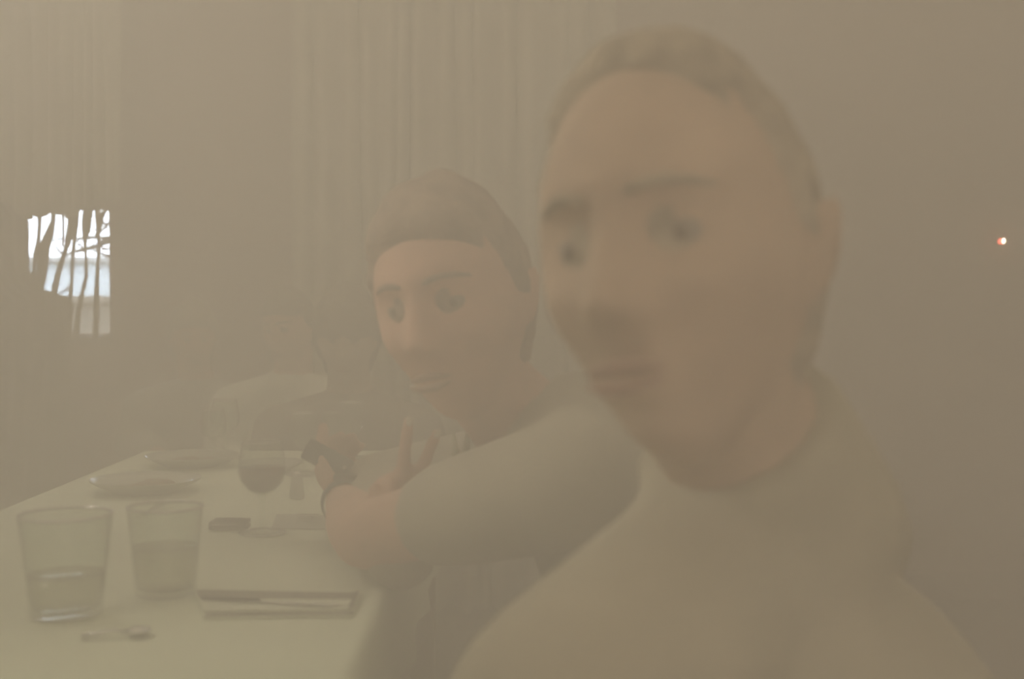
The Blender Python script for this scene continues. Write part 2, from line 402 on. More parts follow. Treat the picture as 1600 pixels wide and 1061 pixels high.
# small red lamp on the back wall
p = P(1572, 376, 4.52)
lp = empty('indicator_lamp', (p.x, Y1, p.z), 'tiny glowing red lamp with white core high at far right', 'lamp')
def lpart(name, bm, m):
    o = bobj(name, bm, m, lp); return o
bm = bmesh.new(); tube(bm, [(0, 0, 0), (0, -.012, 0), (0, -.02, 0), (0, -.03, 0)], [.016, .016, .011, .008], 20); lpart('backplate', bm, M['brass'])
bm = bmesh.new(); ball(bm, (-.004, -.038, -.001), (.0095, .009, .010)); lpart('red_lens', bm, M['lamp_red'])
bm = bmesh.new(); ball(bm, (.005, -.046, .0015), (.0036, .004, .0068)); lpart('glowing_core', bm, M['lamp_white'])

# ------------------------------------------------------------------ the table
TX0, TX1, TY0, TY1, TZ = -.80, -.14, .45, 2.78, .75
tb = empty('dining_table', ((TX0 + TX1) / 2, 1.6, 0), 'long narrow dining table under the white tablecloth', 'table')
def tbpart(name, lo, hi, bev=.004):
    bm = bmesh.new(); box(bm, lo, hi, bev)
    for v in bm.verts: v.co -= tb.location
    return bobj(name, bm, M['wood'], tb, False)
tbpart('tabletop', (TX0 + .012, TY0 + .012, TZ - .03), (TX1 - .012, TY1 - .012, TZ))
for x in (TX0 + .05, TX1 - .05):
    for y in (TY0 + .06, TY1 - .06): tbpart('leg', (x - .025, y - .025, 0), (x + .025, y + .025, TZ - .03))
# tablecloth: one draped sheet
bm = bmesh.new(); prof = []
W = TX1 - TX0; Lh = TY1 - TY0
def ring(off, z, amp):
    out = []; n = 200; r = .02 + off
    # rounded rectangle walk
    per = [(TX0, TY0, TX1, TY0), (TX1, TY0, TX1, TY1), (TX1, TY1, TX0, TY1), (TX0, TY1, TX0, TY0)]
    tot = 2 * (W + Lh)
    for k in range(n):
        s = k / n * tot; i = 0
        for i, (a, b_, c, d_) in enumerate(per):
            L = math.hypot(c - a, d_ - b_)
            if s < L: break
            s -= L
        q = s / L; x, y = a + (c - a) * q, b_ + (d_ - b_) * q
        nx, ny = [(0, -1), (1, 0), (0, 1), (-1, 0)][i]
        wv = amp * (math.sin(k * .75) + .6 * math.sin(k * 1.37 + 1))
        out.append(bm.verts.new((x + nx * (off + wv), y + ny * (off + wv), z)))
    return out
rr = [ring(-.010, TZ + .0045, 0), ring(-.002, TZ + .003, 0), ring(.003, TZ - .004, .0005), ring(.006, TZ - .04, .002), ring(.009, TZ - .08, .004), ring(.012, TZ - .12, .006)]
bm.faces.new(rr[0])
for a, b_ in zip(rr, rr[1:]):
    for k in range(len(a)):
        k2 = (k + 1) % len(a); bm.faces.new((a[k], b_[k], b_[k2], a[k2]))
for v in bm.verts: v.co -= Vector((-.47, 1.6, TZ))
tc2 = bobj('tablecloth', bm, M['cloth']); tc2.location = (-.47, 1.6, TZ)
for pl in tc2.data.polygons:
    if len(pl.vertices) > 4: pl.use_smooth = False
tag(tc2, 'white tablecloth draped over the long dining table', 'tablecloth')
CZ = TZ + .0052                                     # top of the cloth

# ------------------------------------------------------------------ glasses and tableware
def shell(prof, th=.0014):
    """outer profile (bottom to top) -> closed thin wall back down inside"""
    inner = [(max(r - th, 0), z + (th if i == 0 else 0)) for i, (r, z) in enumerate(prof)]
    return prof + list(reversed(inner))
def rim(par, r, z, t_=.0019):
    bm = bmesh.new(); n = 56
    rg = [[bm.verts.new(((r + t_ * math.cos(j * math.pi / 4)) * math.cos(2 * math.pi * k / n), (r + t_ * math.cos(j * math.pi / 4)) * math.sin(2 * math.pi * k / n), z + t_ * math.sin(j * math.pi / 4))) for j in range(8)] for k in range(n)]
    for k in range(n):
        for j in range(8): bm.faces.new((rg[k][j], rg[(k + 1) % n][j], rg[(k + 1) % n][(j + 1) % 8], rg[k][(j + 1) % 8]))
    return bobj('rim', bm, M['rim'], par)
def tumbler(px_, py_, rb, rt, h, fill, label, name='water_glass'):
    p = on_table(px_, py_, CZ)
    o = empty(name, p, label, 'glass')
    bm = bmesh.new(); th = .0018
    outer = [(0, 0), (rb * .8, 0), (rb, .003), (rb + (rt - rb) * .3, h * .3), (rb + (rt - rb) * .7, h * .7), (rt, h - .001), (rt - th / 2, h)]
    inner = [(rt - th, h - .001), (rb + (rt - rb) * .7 - th, h * .7), (rb + (rt - rb) * .3 - th, h * .3), (rb - th, .010), (rb * .7, .007), (0, .007)]
    lathe(bm, outer + inner, 48); bobj('bowl', bm, M['glass'], o); rim(o, rt - th / 2, h)
    if fill:
        bm = bmesh.new(); f = h * fill; rf = rb + (rt - rb) * fill - th - .0003
        lathe(bm, [(0, .0075), (rb * .7, .0075), (rb - th - .0003, .0105), (rf, f), (rf - .001, f - .0008), (0, f - .0008)], 48)
        bobj('water', bm, M['water'], o)
    return o
def wineglass(p, h, rb, label, wine=None, name='wine_glass', grp=None, rf=.033):
    o = empty(name, p, label, 'glass', grp)
    hs = h * .42; hb = h - hs; th = .0012
    bm = bmesh.new()
    lathe(bm, [(0, 0), (rf, 0), (rf, .0012), (rf * .5, .003), (.006, .007), (0, .007)], 40); bobj('foot', bm, M['glass'], o)
    bm = bmesh.new(); lathe(bm, [(0, .0065), (.005, .0068), (.0036, .014), (.0034, hs * .8), (.006, hs + .001), (0, hs + .001)], 20); bobj('stem', bm, M['glass'], o)
    pr = [(0, 0), (.25, .01), (.62, .10), (.90, .26), (1.0, .45), (.96, .70), (.86, .90), (.80, 1.0)]
    bm = bmesh.new()
    lathe(bm, [(r * rb, hs + z * hb) for r, z in pr] + [(max(0, r * rb - th), hs + z * hb + (th if i < 3 else 0)) for i, (r, z) in reversed(list(enumerate(pr)))], 44)
    bobj('bowl', bm, M['glass'], o)
    rim(o, rb * .80 - th / 2, h, .0014); rim(o, rf - .001, .0012, .0013)
    if wine:
        bm = bmesh.new(); q = []
        for r, z in pr:
            if z <= wine: q.append((max(0, r * rb - th - .0004), hs + z * hb + (th + .0004 if z < .2 else 0)))
        q.append((q[-1][0], hs + wine * hb)); q.append((0, hs + wine * hb))
        lathe(bm, q, 44); bobj('wine', bm, M['wine'], o)
    return o
tumbler(259, 930, .033, .041, .098, .56, 'large half-full water tumbler standing left of the folded napkin')
tumbler(104, 962, .036, .047, .105, .42, 'wide water tumbler at the near left corner of the table')
wineglass(on_table(410, 833, CZ), .128, .0335, 'wine glass half full of dark red wine near the middle of the table', wine=.52)
g0 = wineglass(on_table(334, 722, CZ), .105, .026, 'empty wine glass at the far end, in front of the leftmost guest')
for (a, b_, lab, s) in ((352, 716, 'empty wine glass at the far end, just right of its twin before the leftmost guest', 1.15),
                        (476, 742, 'empty wine glass between the red wine and the hand with the phone', 1.1),
                        (519, 722, 'empty wine glass right behind the dark phone', .95),
                        (548, 716, 'empty wine glass farthest right on the table end', 1.1)):
    c = copy_tree(g0); c.location = on_table(a, b_, CZ); c.scale = (s, s, s); c['label'] = lab
def plate(px_, py_, r, label, food=None, deep=.3):
    p = on_table(px_, py_, CZ); o = empty('plate', p, label, 'plate')
    h = r * .16 + deep * .02
    bm = bmesh.new()
    lathe(bm, [(0, .002), (r * .5, .002), (r * .52, 0), (r * .58, 0), (r * .62, .004), (r * .85, h * .6), (r, h), (r, h + .0025), (r * .84, h * .6 + .004), (r * .64, .0075), (0, .006)], 56)
    bobj('dish', bm, M['china'], o)
    if food:
        bm = bmesh.new(); rn = random.Random(food)
        for k in range(9):
            a = rn.uniform(0, 6.28); q = rn.uniform(0, r * .42)
            ball(bm, (q * math.cos(a), q * math.sin(a), .010), (rn.uniform(.012, .022), rn.uniform(.012, .02), rn.uniform(.006, .011)), 2)
        f = bobj('food', bm, M['food'], o); f['kind'] = 'stuff'
    return o
plate(228, 768, .092, 'round plate with leftovers near the left edge of the table', 3)
plate(300, 728, .090, 'round plate with leftovers at the far left of the table end', 5)
plate(425, 735, .060, 'small side plate behind the glass of red wine', None)
# folded napkin with a dark-edged band and a knife upon it
pts_n = [on_table(a, b_, CZ) for a, b_ in ((318, 968), (552, 965), (567, 931), (300, 929))]
cn = sum(pts_n, Vector()) / 4
na = empty('napkin', cn, 'folded striped linen napkin under a knife at the near right of the table', 'napkin')
def slab(name, quad, z0, z1, m, par):
    bm = bmesh.new(); lo = [bm.verts.new(q + Vector((0, 0, z0)) - par.location) for q in quad]; hi = [bm.verts.new(q + Vector((0, 0, z1)) - par.location) for q in quad]
    bm.faces.new(list(reversed(lo))); bm.faces.new(hi)
    for k in range(4): bm.faces.new((lo[k], lo[(k + 1) % 4], hi[(k + 1) % 4], hi[k]))
    bmesh.ops.recalc_face_normals(bm, faces=bm.faces[:])
    bmesh.ops.bevel(bm, geom=bm.edges[:], offset=min(.0008, (z1 - z0) * .3), segments=2, affect='EDGES')
    return bobj(name, bm, m, par, False)
q = pts_n
def lerp2(u, v): return q[0].lerp(q[1], u).lerp(q[3].lerp(q[2], u), v)
slab('lower_layer', [lerp2(0, 0), lerp2(1, 0), lerp2(1, 1), lerp2(0, 1)], 0, .003, M['napkin'], na)
slab('upper_layer', [lerp2(.01, .12), lerp2(.985, .14), lerp2(.985, .97), lerp2(.01, .97)], .003, .006, M['napkin'], na)
slab('stripe', [lerp2(.02, .01), lerp2(.995, .03), lerp2(.995, .10), lerp2(.02, .11)], .003, .0036, M['stripe'], na)
slab('stripe', [lerp2(.02, .60), lerp2(.97, .58), lerp2(.97, .86), lerp2(.02, .96)], .006, .0066, M['stripe'], na)
slab('stripe', [lerp2(.955, .15), lerp2(.98, .15), lerp2(.98, .96), lerp2(.955, .96)], .006, .0066, M['stripe'], na)
kn = empty('table_knife', lerp2(.5, .5) + Vector((0, 0, .0075)), 'dark-handled table knife lying across the folded napkin', 'knife')
a, b_ = lerp2(.03, .50), lerp2(.90, .22)
up = Vector((0, 0, .0095)); dv = (b_ - a)
bm = bmesh.new(); tube(bm, [a + up - kn.location, a + dv * .2 + up - kn.location, a + dv * .42 + up - kn.location], [.0026, .0028, .0022], 12); bobj('handle', bm, M['black'], kn)
nrm = Vector((-dv.y, dv.x, 0)).normalized() * .006
def blade(par, a, b_, z, wd, m):
    dv = b_ - a; nr = Vector((-dv.y, dv.x, 0)).normalized() * wd
    bm = bmesh.new(); prev = None
    for s, k in ((0, .4), (.1, .75), (.35, 1), (.7, 1), (.9, .8), (1, .15)):
        c = a + dv * s - par.location; c.z = z - par.location.z
        cur_ = [bm.verts.new(c - nr * k * .5), bm.verts.new(c + Vector((0, 0, .0009))), bm.verts.new(c + nr * k * .5), bm.verts.new(c - Vector((0, 0, .0006)))]
        if prev:
            for i in range(4): bm.faces.new((prev[i], prev[(i + 1) % 4], cur_[(i + 1) % 4], cur_[i]))
        else: bm.faces.new(list(reversed(cur_)))
        prev = cur_
    bm.faces.new(prev); return bobj('blade', bm, m, par)
blade(kn, a + dv * .41, b_, a.z + .0078, .012, M['steel'])
# knife added for the rim's reflection streaks, between plate and big tumbler
a, b_ = on_table(214, 812, CZ), on_table(262, 783, CZ)
bk = empty('glint_knife', a.lerp(b_, .5), 'steel knife added for the rim reflection behind the half-full tumbler', 'knife')
blade(bk, a.lerp(b_, .45), b_, CZ + .002, .014, M['steel'])
bm = bmesh.new(); tube(bm, [a + Vector((0, 0, .003)) - bk.location, a.lerp(b_, .48) + Vector((0, 0, .002)) - bk.location], [.003, .0018], 10); bobj('handle', bm, M['steel'], bk)
# teaspoon in front
a, b_ = on_table(132, 969, CZ), on_table(240, 966, CZ)
a, b_ = on_table(128, 1000, CZ), on_table(236, 992, CZ)
sp = empty('teaspoon', a.lerp(b_, .5), 'steel teaspoon lying before the two tumblers', 'spoon')
bm = bmesh.new(); dv = b_ - a; nr = Vector((-dv.y, dv.x, 0)).normalized()
L = dv.length
tube(bm, [a + dv * s + Vector((0, 0, .003 + z)) - sp.location for s, z in ((0, 0), (.2, .002), (.45, .004), (.66, .001))], [.0032, .0024, .0018, .0022], 10); bobj('handle', bm, M['steel'], sp)
bm = bmesh.new(); pv = None; ux = dv.normalized(); c0 = a + dv * .82 - sp.location
for rr_, zz in ((0, .0008), (.35, .0012), (.7, .003), (1, .0062), (.94, .0068), (.65, .0042), (.3, .0022), (0, .0018)):
    cu = [bm.verts.new(c0 + ux * math.cos(k * math.pi / 12) * rr_ * L * .19 + nr * math.sin(k * math.pi / 12) * rr_ * .013 + Vector((0, 0, zz))) for k in range(24)] if rr_ else [bm.verts.new(c0 + Vector((0, 0, zz)))]
    if pv:
        for k in range(24):
            k2 = (k + 1) % 24
            if len(pv) == 1: bm.faces.new((pv[0], cu[k], cu[k2]))
            elif len(cu) == 1: bm.faces.new((pv[k2], pv[k], cu[0]))
            else: bm.faces.new((pv[k], cu[k], cu[k2], pv[k2]))
    pv = cu
bobj('spoon_bowl', bm, M['steel'], sp)
# dark flat case, salt shaker, lighter, paper
p = on_table(360, 826, CZ)
wl = empty('wallet', p, 'dark flat wallet lying left of the glass of red wine', 'wallet')
for i, (z0, z1) in enumerate(((0, .006), (.007, .013))):
    bm = bmesh.new(); box(bm, (-.026, -.018, z0), (.026, .018, z1), .002); bobj('cover', bm, M['black'], wl)
bm = bmesh.new(); box(bm, (-.0275, -.017, .001), (-.0225, .017, .012), .002); bobj('spine', bm, M['black'], wl)
p = on_table(464, 779, CZ)
ss = empty('salt_shaker', p, 'small pale salt shaker right of the glass of red wine', 'shaker')
bm = bmesh.new(); lathe(bm, [(0, 0), (.011, 0), (.0125, .002), (.0115, .015), (.009, .034), (0, .034)], 28); bobj('body', bm, M['china'], ss)
bm = bmesh.new(); lathe(bm, [(0, .034), (.0092, .034), (.0096, .036), (.0085, .041), (.004, .0445), (0, .045)], 28); bobj('cap', bm, M['steel'], ss)
p = on_table(480, 815, CZ)
li = empty('cigarette_lighter', p, 'small steel lighter lying below the hand with the phone', 'lighter')
bm = bmesh.new(); box(bm, (-.016, -.008, 0), (.008, .008, .009), .0015); bobj('case', bm, M['steel'], li)
bm = bmesh.new(); box(bm, (.0085, -.008, 0), (.017, .008, .009), .0015); bobj('lid', bm, M['steel'], li)
cp = [on_table(a, b_, CZ) for a, b_ in ((424, 826), (518, 828), (512, 806), (432, 804))]
pc = empty('paper_card', sum(cp, Vector()) / 4, 'pale menu card lying under the steel lighter', 'card')
slab('lower_leaf', cp, 0, .0006, M['china'], pc); slab('upper_leaf', [c.lerp(pc.location, .03) for c in cp], .0007, .0013, M['china'], pc)
li.location.z += .0014

# ------------------------------------------------------------------ people
def head_verts(bm, mx, scale=1.0, nose=1.0):
    NU, NV = 88, 64; rows = []
    for j in range(NV + 1):
        th = math.pi * j / NV; row = []
        for i in range(NU):
            ph = 2 * math.pi * i / NU
            x = .077 * math.sin(th) * math.sin(ph); y = -.097 * math.sin(th) * math.cos(ph); z = .122 * math.cos(th)
            if z < 0:
                t_ = -z / .122
                x *= 1 - .30 * t_ ** 1.4
                if y > 0: y *= 1 - .55 * sstep(.15, 1, t_)
                else: y *= 1 - .02 * t_
                if y < 0: y -= .012 * sstep(.5, 1, t_) * g(x, .03)
            fr = sstep(.01, -.05, y)
            if fr > 0:
                s = 0
                s += .006 * g(z - .030, .008) * sstep(.062, .04, abs(x))                                    # brow
                for sx in (-1, 1):
                    s -= .019 * g(x - sx * .031, .0155) * g(z - .004, .0150)                                  # socket
                    s += .009 * g(x - sx * .045, .015) * g(z + .028, .012)                                    # cheek bone
                    s -= .005 * g(x - sx * .040, .012) * g(z + .058, .016)
                    s += .007 * nose * g(x - sx * .012, .006) * g(z + .041, .007)                              # nostril wing
                rz = max(0, min(1, (.018 - z) / .056))
                ridge = (.007 + .022 * rz) * (1 - sstep(-.036, -.050, z)) * sstep(.035, .012, z)
                s += nose * ridge * g(x, .0075 + .004 * rz)
                s += .006 * g(z + .066, .0055) * g(x, .017) + .007 * g(z + .078, .0055) * g(x, .015)          # lips
                s -= .005 * g(z + .0715, .0022) * g(x, .02)
                s -= .005 * g(z + .089, .006) * g(x, .02)
                s += .007 * g(z + .106, .012) * g(x, .018)                                                    # chin
                y -= s * fr
            row.append(bm.verts.new(mx @ (Vector((x, y, z)) * scale)))
            if j in (0, NV): row = row[:1]; break
        rows.append(row)
    for a, b_ in zip(rows, rows[1:]):
        for k in range(NU):
            k2 = (k + 1) % NU
            if len(a) == 1: bm.faces.new((a[0], b_[k], b_[k2]))
            elif len(b_) == 1: bm.faces.new((a[k2], a[k], b_[0]))
            else: bm.faces.new((a[k], b_[k], b_[k2], a[k2]))
    for sx in (-1, 1): ball(bm, mx @ (Vector((sx * .031, -.0655, .0085)) * scale), .0128 * scale, 3)             # upper lids
    for sx in (-1, 1):                                                                                     # ears
        rm = mx.to_3x3() @ Euler((R(-8), R(sx * 12), R(sx * -22))).to_matrix()
        ball(bm, mx @ (Vector((sx * .079, .012, -.008)) * scale), (.007 * scale, .017 * scale, .030 * scale), 3, rm)
        ball(bm, mx @ (Vector((sx * .084, .020, .004)) * scale), (.005 * scale, .011 * scale, .020 * scale), 2, rm)
def hair_mesh(name, mx, m, parent, line=.055, back=-.07, scale=1.0, vol=.012, seed=0, voxel=.005):
    """scalp shell, from the hairline over the crown down to the nape"""
    bm = bmesh.new(); rn = random.Random(seed)
    NU, NV = 60, 40; rows = []
    for j in range(NV + 1):
        th = math.pi * j / NV; row = []
        for i in range(NU):
            ph = 2 * math.pi * i / NU; fc = math.cos(ph)
            lim = line * max(0, fc) ** .5 + back * max(0, -fc) ** .7 if abs(fc) > 1e-6 else 0
            if 0 <= fc < .5: lim = line * sstep(0, .5, fc) + (1 - sstep(0, .5, fc)) * -.005
            if fc < 0: lim = back * sstep(0, -.45, fc) - .005
            x = .077 * math.sin(th) * math.sin(ph); y = -.097 * math.sin(th) * math.cos(ph); z = .122 * math.cos(th)
            keep = sstep(lim - .012, lim + .010, z)
            n_ = noise.noise(Vector((x, y, z)) * 45 + Vector((seed * 3.1, 0, 0))) * .35
            k = 1 + (vol / .09) * keep * (1 + n_) - .10 * (1 - keep)
            if z < 0 and y > 0: y *= 1 - .45 * sstep(.2, 1, -z / .122)
            if z < 0: x *= 1 - .2 * (-z / .122)
            row.append(bm.verts.new(mx @ (Vector((x * k, y * k, z * k)) * scale)))
            if j in (0, NV): row = row[:1]; break
        rows.append(row)
    for a, b_ in zip(rows, rows[1:]):
        for k in range(NU):
            k2 = (k + 1) % NU
            if len(a) == 1: bm.faces.new((a[0], b_[k], b_[k2]))
            elif len(b_) == 1: bm.faces.new((a[k2], a[k], b_[0]))
            else: bm.faces.new((a[k], b_[k], b_[k2], a[k2]))
    return bobj(name, bm, m, parent)
def hand(bm, wrist, direction, palm_n, side, curl=(25, 35, 25), spread=6, s=1.0, per=None, thumb=None):
    """palm, four unequal bent fingers and a side thumb. palm_n points out of the palm; side=+1 puts the thumb along direction x palm_n"""
    d = direction.normalized(); n = (palm_n - d * palm_n.dot(d)).normalized(); t_ = d.cross(n) * side
    rotm = Matrix((t_, d, n)).transposed()
    ball(bm, wrist + d * .045 * s, (.040 * s, .050 * s, .014 * s), 3, rotm)
    ball(bm, wrist + d * .030 * s + t_ * .020 * s + n * .006 * s, (.018 * s, .032 * s, .014 * s), 3, rotm)
    limb(bm, [wrist - d * .01 * s, wrist + d * .03 * s], [.024 * s, .022 * s])
    tips = []
    for i, (off, L_, r_) in enumerate(((.027, .074, .0088), (.009, .082, .0092), (-.009, .076, .0086), (-.026, .060, .0076))):
        cu = per[i] if per else curl
        b0 = wrist + d * (.080 - abs(off - .005) * .25) * s + t_ * off * s
        a0 = R(spread * (1.5 - i) * .9); dirv = d * math.cos(a0) + t_ * math.sin(a0)
        pts_ = [b0 - dirv * .03 * s, b0]; ang = 0; rad = [r_ * s * 1.05] * 2
        for seg, (f, c) in enumerate(zip((.46, .30, .24), cu)):
            ang += R(c); v = dirv * math.cos(ang) + n * math.sin(ang)
            pts_.append(pts_[-1] + v * L_ * f * s); rad.append(r_ * s * (.98, .90, .76)[seg])
        limb(bm, pts_, rad); tips.append((pts_[-1], v, n * math.cos(ang) - dirv * math.sin(ang)))
    th = thumb or (.5, .6)
    b0 = wrist + d * .018 * s + t_ * .024 * s + n * .006 * s
    v1 = (d * .75 + t_ * .75 + n * th[0]).normalized(); v2 = (d * .95 + t_ * .15 + n * th[1]).normalized()
    p1 = b0 + v1 * .040 * s; p2 = p1 + v2 * .032 * s; p3 = p2 + v2 * .026 * s
    limb(bm, [b0, p1, p2, p3], [.014 * s, .0115 * s, .0105 * s, .0085 * s]); tips.append((p3, v2, n))
    return tips
def headmx(c, yaw, roll, pitch=0):
    return Matrix.Translation(c) @ (Matrix.Rotation(R(roll), 4, 'Y') @ Matrix.Rotation(R(yaw), 4, 'Z') @ Matrix.Rotation(R(pitch), 4, 'X'))

def person(loc, label, hc, yaw, roll, pitch, neck, sh, el, wr, pelvis, kn_, an, mats, hscale=1.0, voxel=.0045, cloth_vox=.008,
           hands=None, hair=(.055, -.07, .012, 1), sleeve=(1, 1), bulk=1.0, collar=None, nose=1.0, collar_up=.12):
    skin, hairm, top, leg_m = mats
    root = empty('person', loc, label, 'person')
    inv = Matrix.Translation(-Vector(loc))
    mx = inv @ headmx(hc, yaw, roll, pitch)
    L = lambda v: Vector(v) - Vector(loc)
    bm = bmesh.new()
    head_verts(bm, mx, hscale, nose)
    nb = L(neck); jaw = mx @ (Vector((0, .018, -.07)) * hscale)
    limb(bm, [mx @ (Vector((0, .025, -.04)) * hscale), jaw, jaw.lerp(nb, .5), nb], [.050, .054, .055, .062])
    shl = [L(s) for s in sh]; ell = [L(e) for e in el]; wrl = [L(x) for x in wr]; pv = L(pelvis)
    ax = (shl[1] - shl[0]).normalized(); upv = (nb - pv).normalized(); fw = upv.cross(ax).normalized()
    rot = Matrix((ax, fw, upv)).transposed()
    mid = (shl[0] + shl[1]) / 2
    def torso(bm, e=0.0):
        ball(bm, mid.lerp(pv, .26), (.150 * bulk + e, .100 * bulk + e, .185), 4, rot)
        ball(bm, mid.lerp(pv, .66), (.132 * bulk + e, .098 * bulk + e, .17), 4, rot)
        ball(bm, pv + upv * .03, (.155 * bulk + e, .112 + e, .13), 4, rot)
        limb(bm, [shl[0], mid.lerp(nb, .45), shl[1]], [.052 + e, .066 + e, .052 + e])
    torso(bm)
    for i in (0, 1):
        limb(bm, [shl[i], shl[i].lerp(ell[i], .4), ell[i]], [.050, .046, .039])
        limb(bm, [ell[i], ell[i].lerp(wrl[i], .3), ell[i].lerp(wrl[i], .7), wrl[i]], [.039, .040, .031, .025])
        tips = hand(bm, wrl[i], **hands[i])
        root['_t%d' % i] = [c for t3 in tips for v3 in t3 for c in v3]
    hip = [pv + ax * s * .09 for s in (-1, 1)]
    for i in (0, 1):
        k_ = L(kn_[i]); a_ = L(an[i])
        limb(bm, [hip[i], hip[i].lerp(k_, .5), k_], [.088, .074, .054]); limb(bm, [k_, k_.lerp(a_, .3), a_], [.054, .054, .036])
        fdir = Vector((fw.x, fw.y, 0)).normalized()
        limb(bm, [a_, a_ + fdir * .06 - Vector((0, 0, .035)), a_ + fdir * .15 - Vector((0, 0, .05))], [.034, .034, .026])
    body = remeshed('body', bm, voxel, 3, skin, root, .45)
    # clothes
    bm = bmesh.new(); torso(bm, .014)
    for i in (0, 1):
        if sleeve[i] >= 1:
            limb(bm, [shl[i], shl[i].lerp(ell[i], .4), ell[i]], [.068, .062, .056])
            q = sleeve[i] - 1 if sleeve[i] > 1 else .92
            limb(bm, [ell[i], ell[i].lerp(wrl[i], q * .5), ell[i].lerp(wrl[i], q)], [.056, .052, .042])
        else:
            e_ = shl[i].lerp(ell[i], sleeve[i]); limb(bm, [shl[i], shl[i].lerp(e_, .5), e_], [.068, .064, .058])
    tube(bm, [mid.lerp(nb, .5), nb, nb + (jaw - nb) * collar_up], [.095, .080, .070], 24)
    cl = remeshed('shirt' if top in (M['shirt'], M['linen']) else 'jacket', bm, cloth_vox, 4, top, root, .5)
    bm = bmesh.new()
    for i in (0, 1):
        k_ = L(kn_[i]); a_ = L(an[i])
        limb(bm, [hip[i], hip[i].lerp(k_, .5), k_], [.102, .088, .068]); limb(bm, [k_, k_.lerp(a_, .4), k_.lerp(a_, .93)], [.068, .064, .056])
    ball(bm, pv - upv * .02, (.175 * bulk, .135, .11), 3, rot)
    remeshed('trousers', bm, .012, 3, leg_m, root, .5)
    for i in (0, 1):
        a_ = L(an[i]); fdir = Vector((fw.x, fw.y, 0)).normalized(); bm = bmesh.new()
        limb(bm, [a_ - Vector((0, 0, .03)), a_ + fdir * .06 - Vector((0, 0, .045)), a_ + fdir * .15 - Vector((0, 0, .052))], [.045, .044, .036])
        remeshed('shoe', bm, .006, 2, M['shoe'], root)
    hair_mesh('hair', mx, hairm, root, line=hair[0], back=hair[1], scale=hscale, vol=hair[2], seed=hair[3])
    for sx in (-1, 1):
        bm = bmesh.new(); c = mx @ (Vector((sx * .031, -.0665, .003)) * hscale); ball(bm, c, .0118 * hscale, 3)
        e = bobj('eye', bm, M['eye'], root)
        bm = bmesh.new(); c2 = mx @ (Vector((sx * .031, -.0757, .001)) * hscale); ball(bm, c2, (.0055 * hscale, .0036 * hscale, .0055 * hscale), 2, mx.to_3x3()); bobj('iris', bm, M['iris'], e)
        bm = bmesh.new(); pts_ = [mx @ (Vector((sx * (.012 + .010 * k), -.0955 + .0035 * k * k * .45 + .001 * k, .024 + .004 * math.sin(k * .8))) * hscale) for k in range(5)]
        tube(bm, pts_, [.0025, .0036, .0036, .003, .0016], 8); bobj('eyebrow', bm, hairm, root)
    bm = bmesh.new()
    for z_ in (-.0665, -.0775):
        pts_ = [mx @ (Vector((-.022 + .0055 * k, -.1005 + .00028 * (k - 4) ** 2 * 1.6 - (.0015 if z_ < -.07 else 0), z_ + (.0035 if z_ < -.07 else -.0025) * ((k - 4) / 4) ** 2)) * hscale) for k in range(9)]
        tube(bm, pts_, [.0012, .0028, .0038, .0042, .0042, .0042, .0038, .0028, .0012], 8)
    bobj('lips', bm, M['lip'], root)
    if collar:
        for s in (-1, 1):
            bm = bmesh.new(); c = L(collar[0]); d_ = Vector(collar[1]).normalized(); u_ = ax
            v0 = c + u_ * s * .004; pts_ = [v0 + Vector((0, 0, .0)), c + u_ * s * .045 + Vector((0, 0, .03)), c + u_ * s * .05 + Vector((0, 0, .012)), c + u_ * s * .022 - Vector((0, 0, .05))]
            f_ = [bm.verts.new(p_ + d_ * .004) for p_ in pts_]; b2 = [bm.verts.new(p_) for p_ in pts_]
            bm.faces.new(f_); bm.faces.new(list(reversed(b2)))
            for k in range(4): bm.faces.new((f_[k], f_[(k + 1) % 4], b2[(k + 1) % 4], b2[k]))
            bmesh.ops.recalc_face_normals(bm, faces=bm.faces[:])
            bobj('collar_flap', bm, M['shirt'], root, False)['label'] = 'pale shirt collar point'
    return root, mx

V = Vector
# nearest guest: big blurred head, turned towards the left
hc = P(1062, 400, .78)
person((hc.x + .10, hc.y + .10, 0), 'nearest person, huge blurred face turned left, in a dark jacket', hc, -29, -10, -8,
       hc + V((.075, .06, -.165)), [hc + V((-.07, -.09, -.25)), hc + V((.16, .27, -.22))],
       [hc + V((-.15, .0, -.46)), hc + V((.06, .34, -.47))], [hc + V((-.16, .17, -.56)), hc + V((-.10, .25, -.52))],
       hc + V((.36, .12, -.68)), [hc + V((-.03, -.03, -.70)), hc + V((.0, .24, -.70))], [V((hc.x + .02, hc.y, .085)), V((hc.x + .03, hc.y + .26, .085))],
       (M['skin'], M['hair'], M['suit'], M['trouser']), hscale=1.04, voxel=.0042,
       hands=[dict(direction=V((-.5, .6, -.1)), palm_n=V((0, 0, -1)), side=1), dict(direction=V((-.6, -.1, -.5)), palm_n=V((0, 0, -1)), side=-1)],
       hair=(.100, -.09, .009, 1), nose=1.0, collar_up=.62)
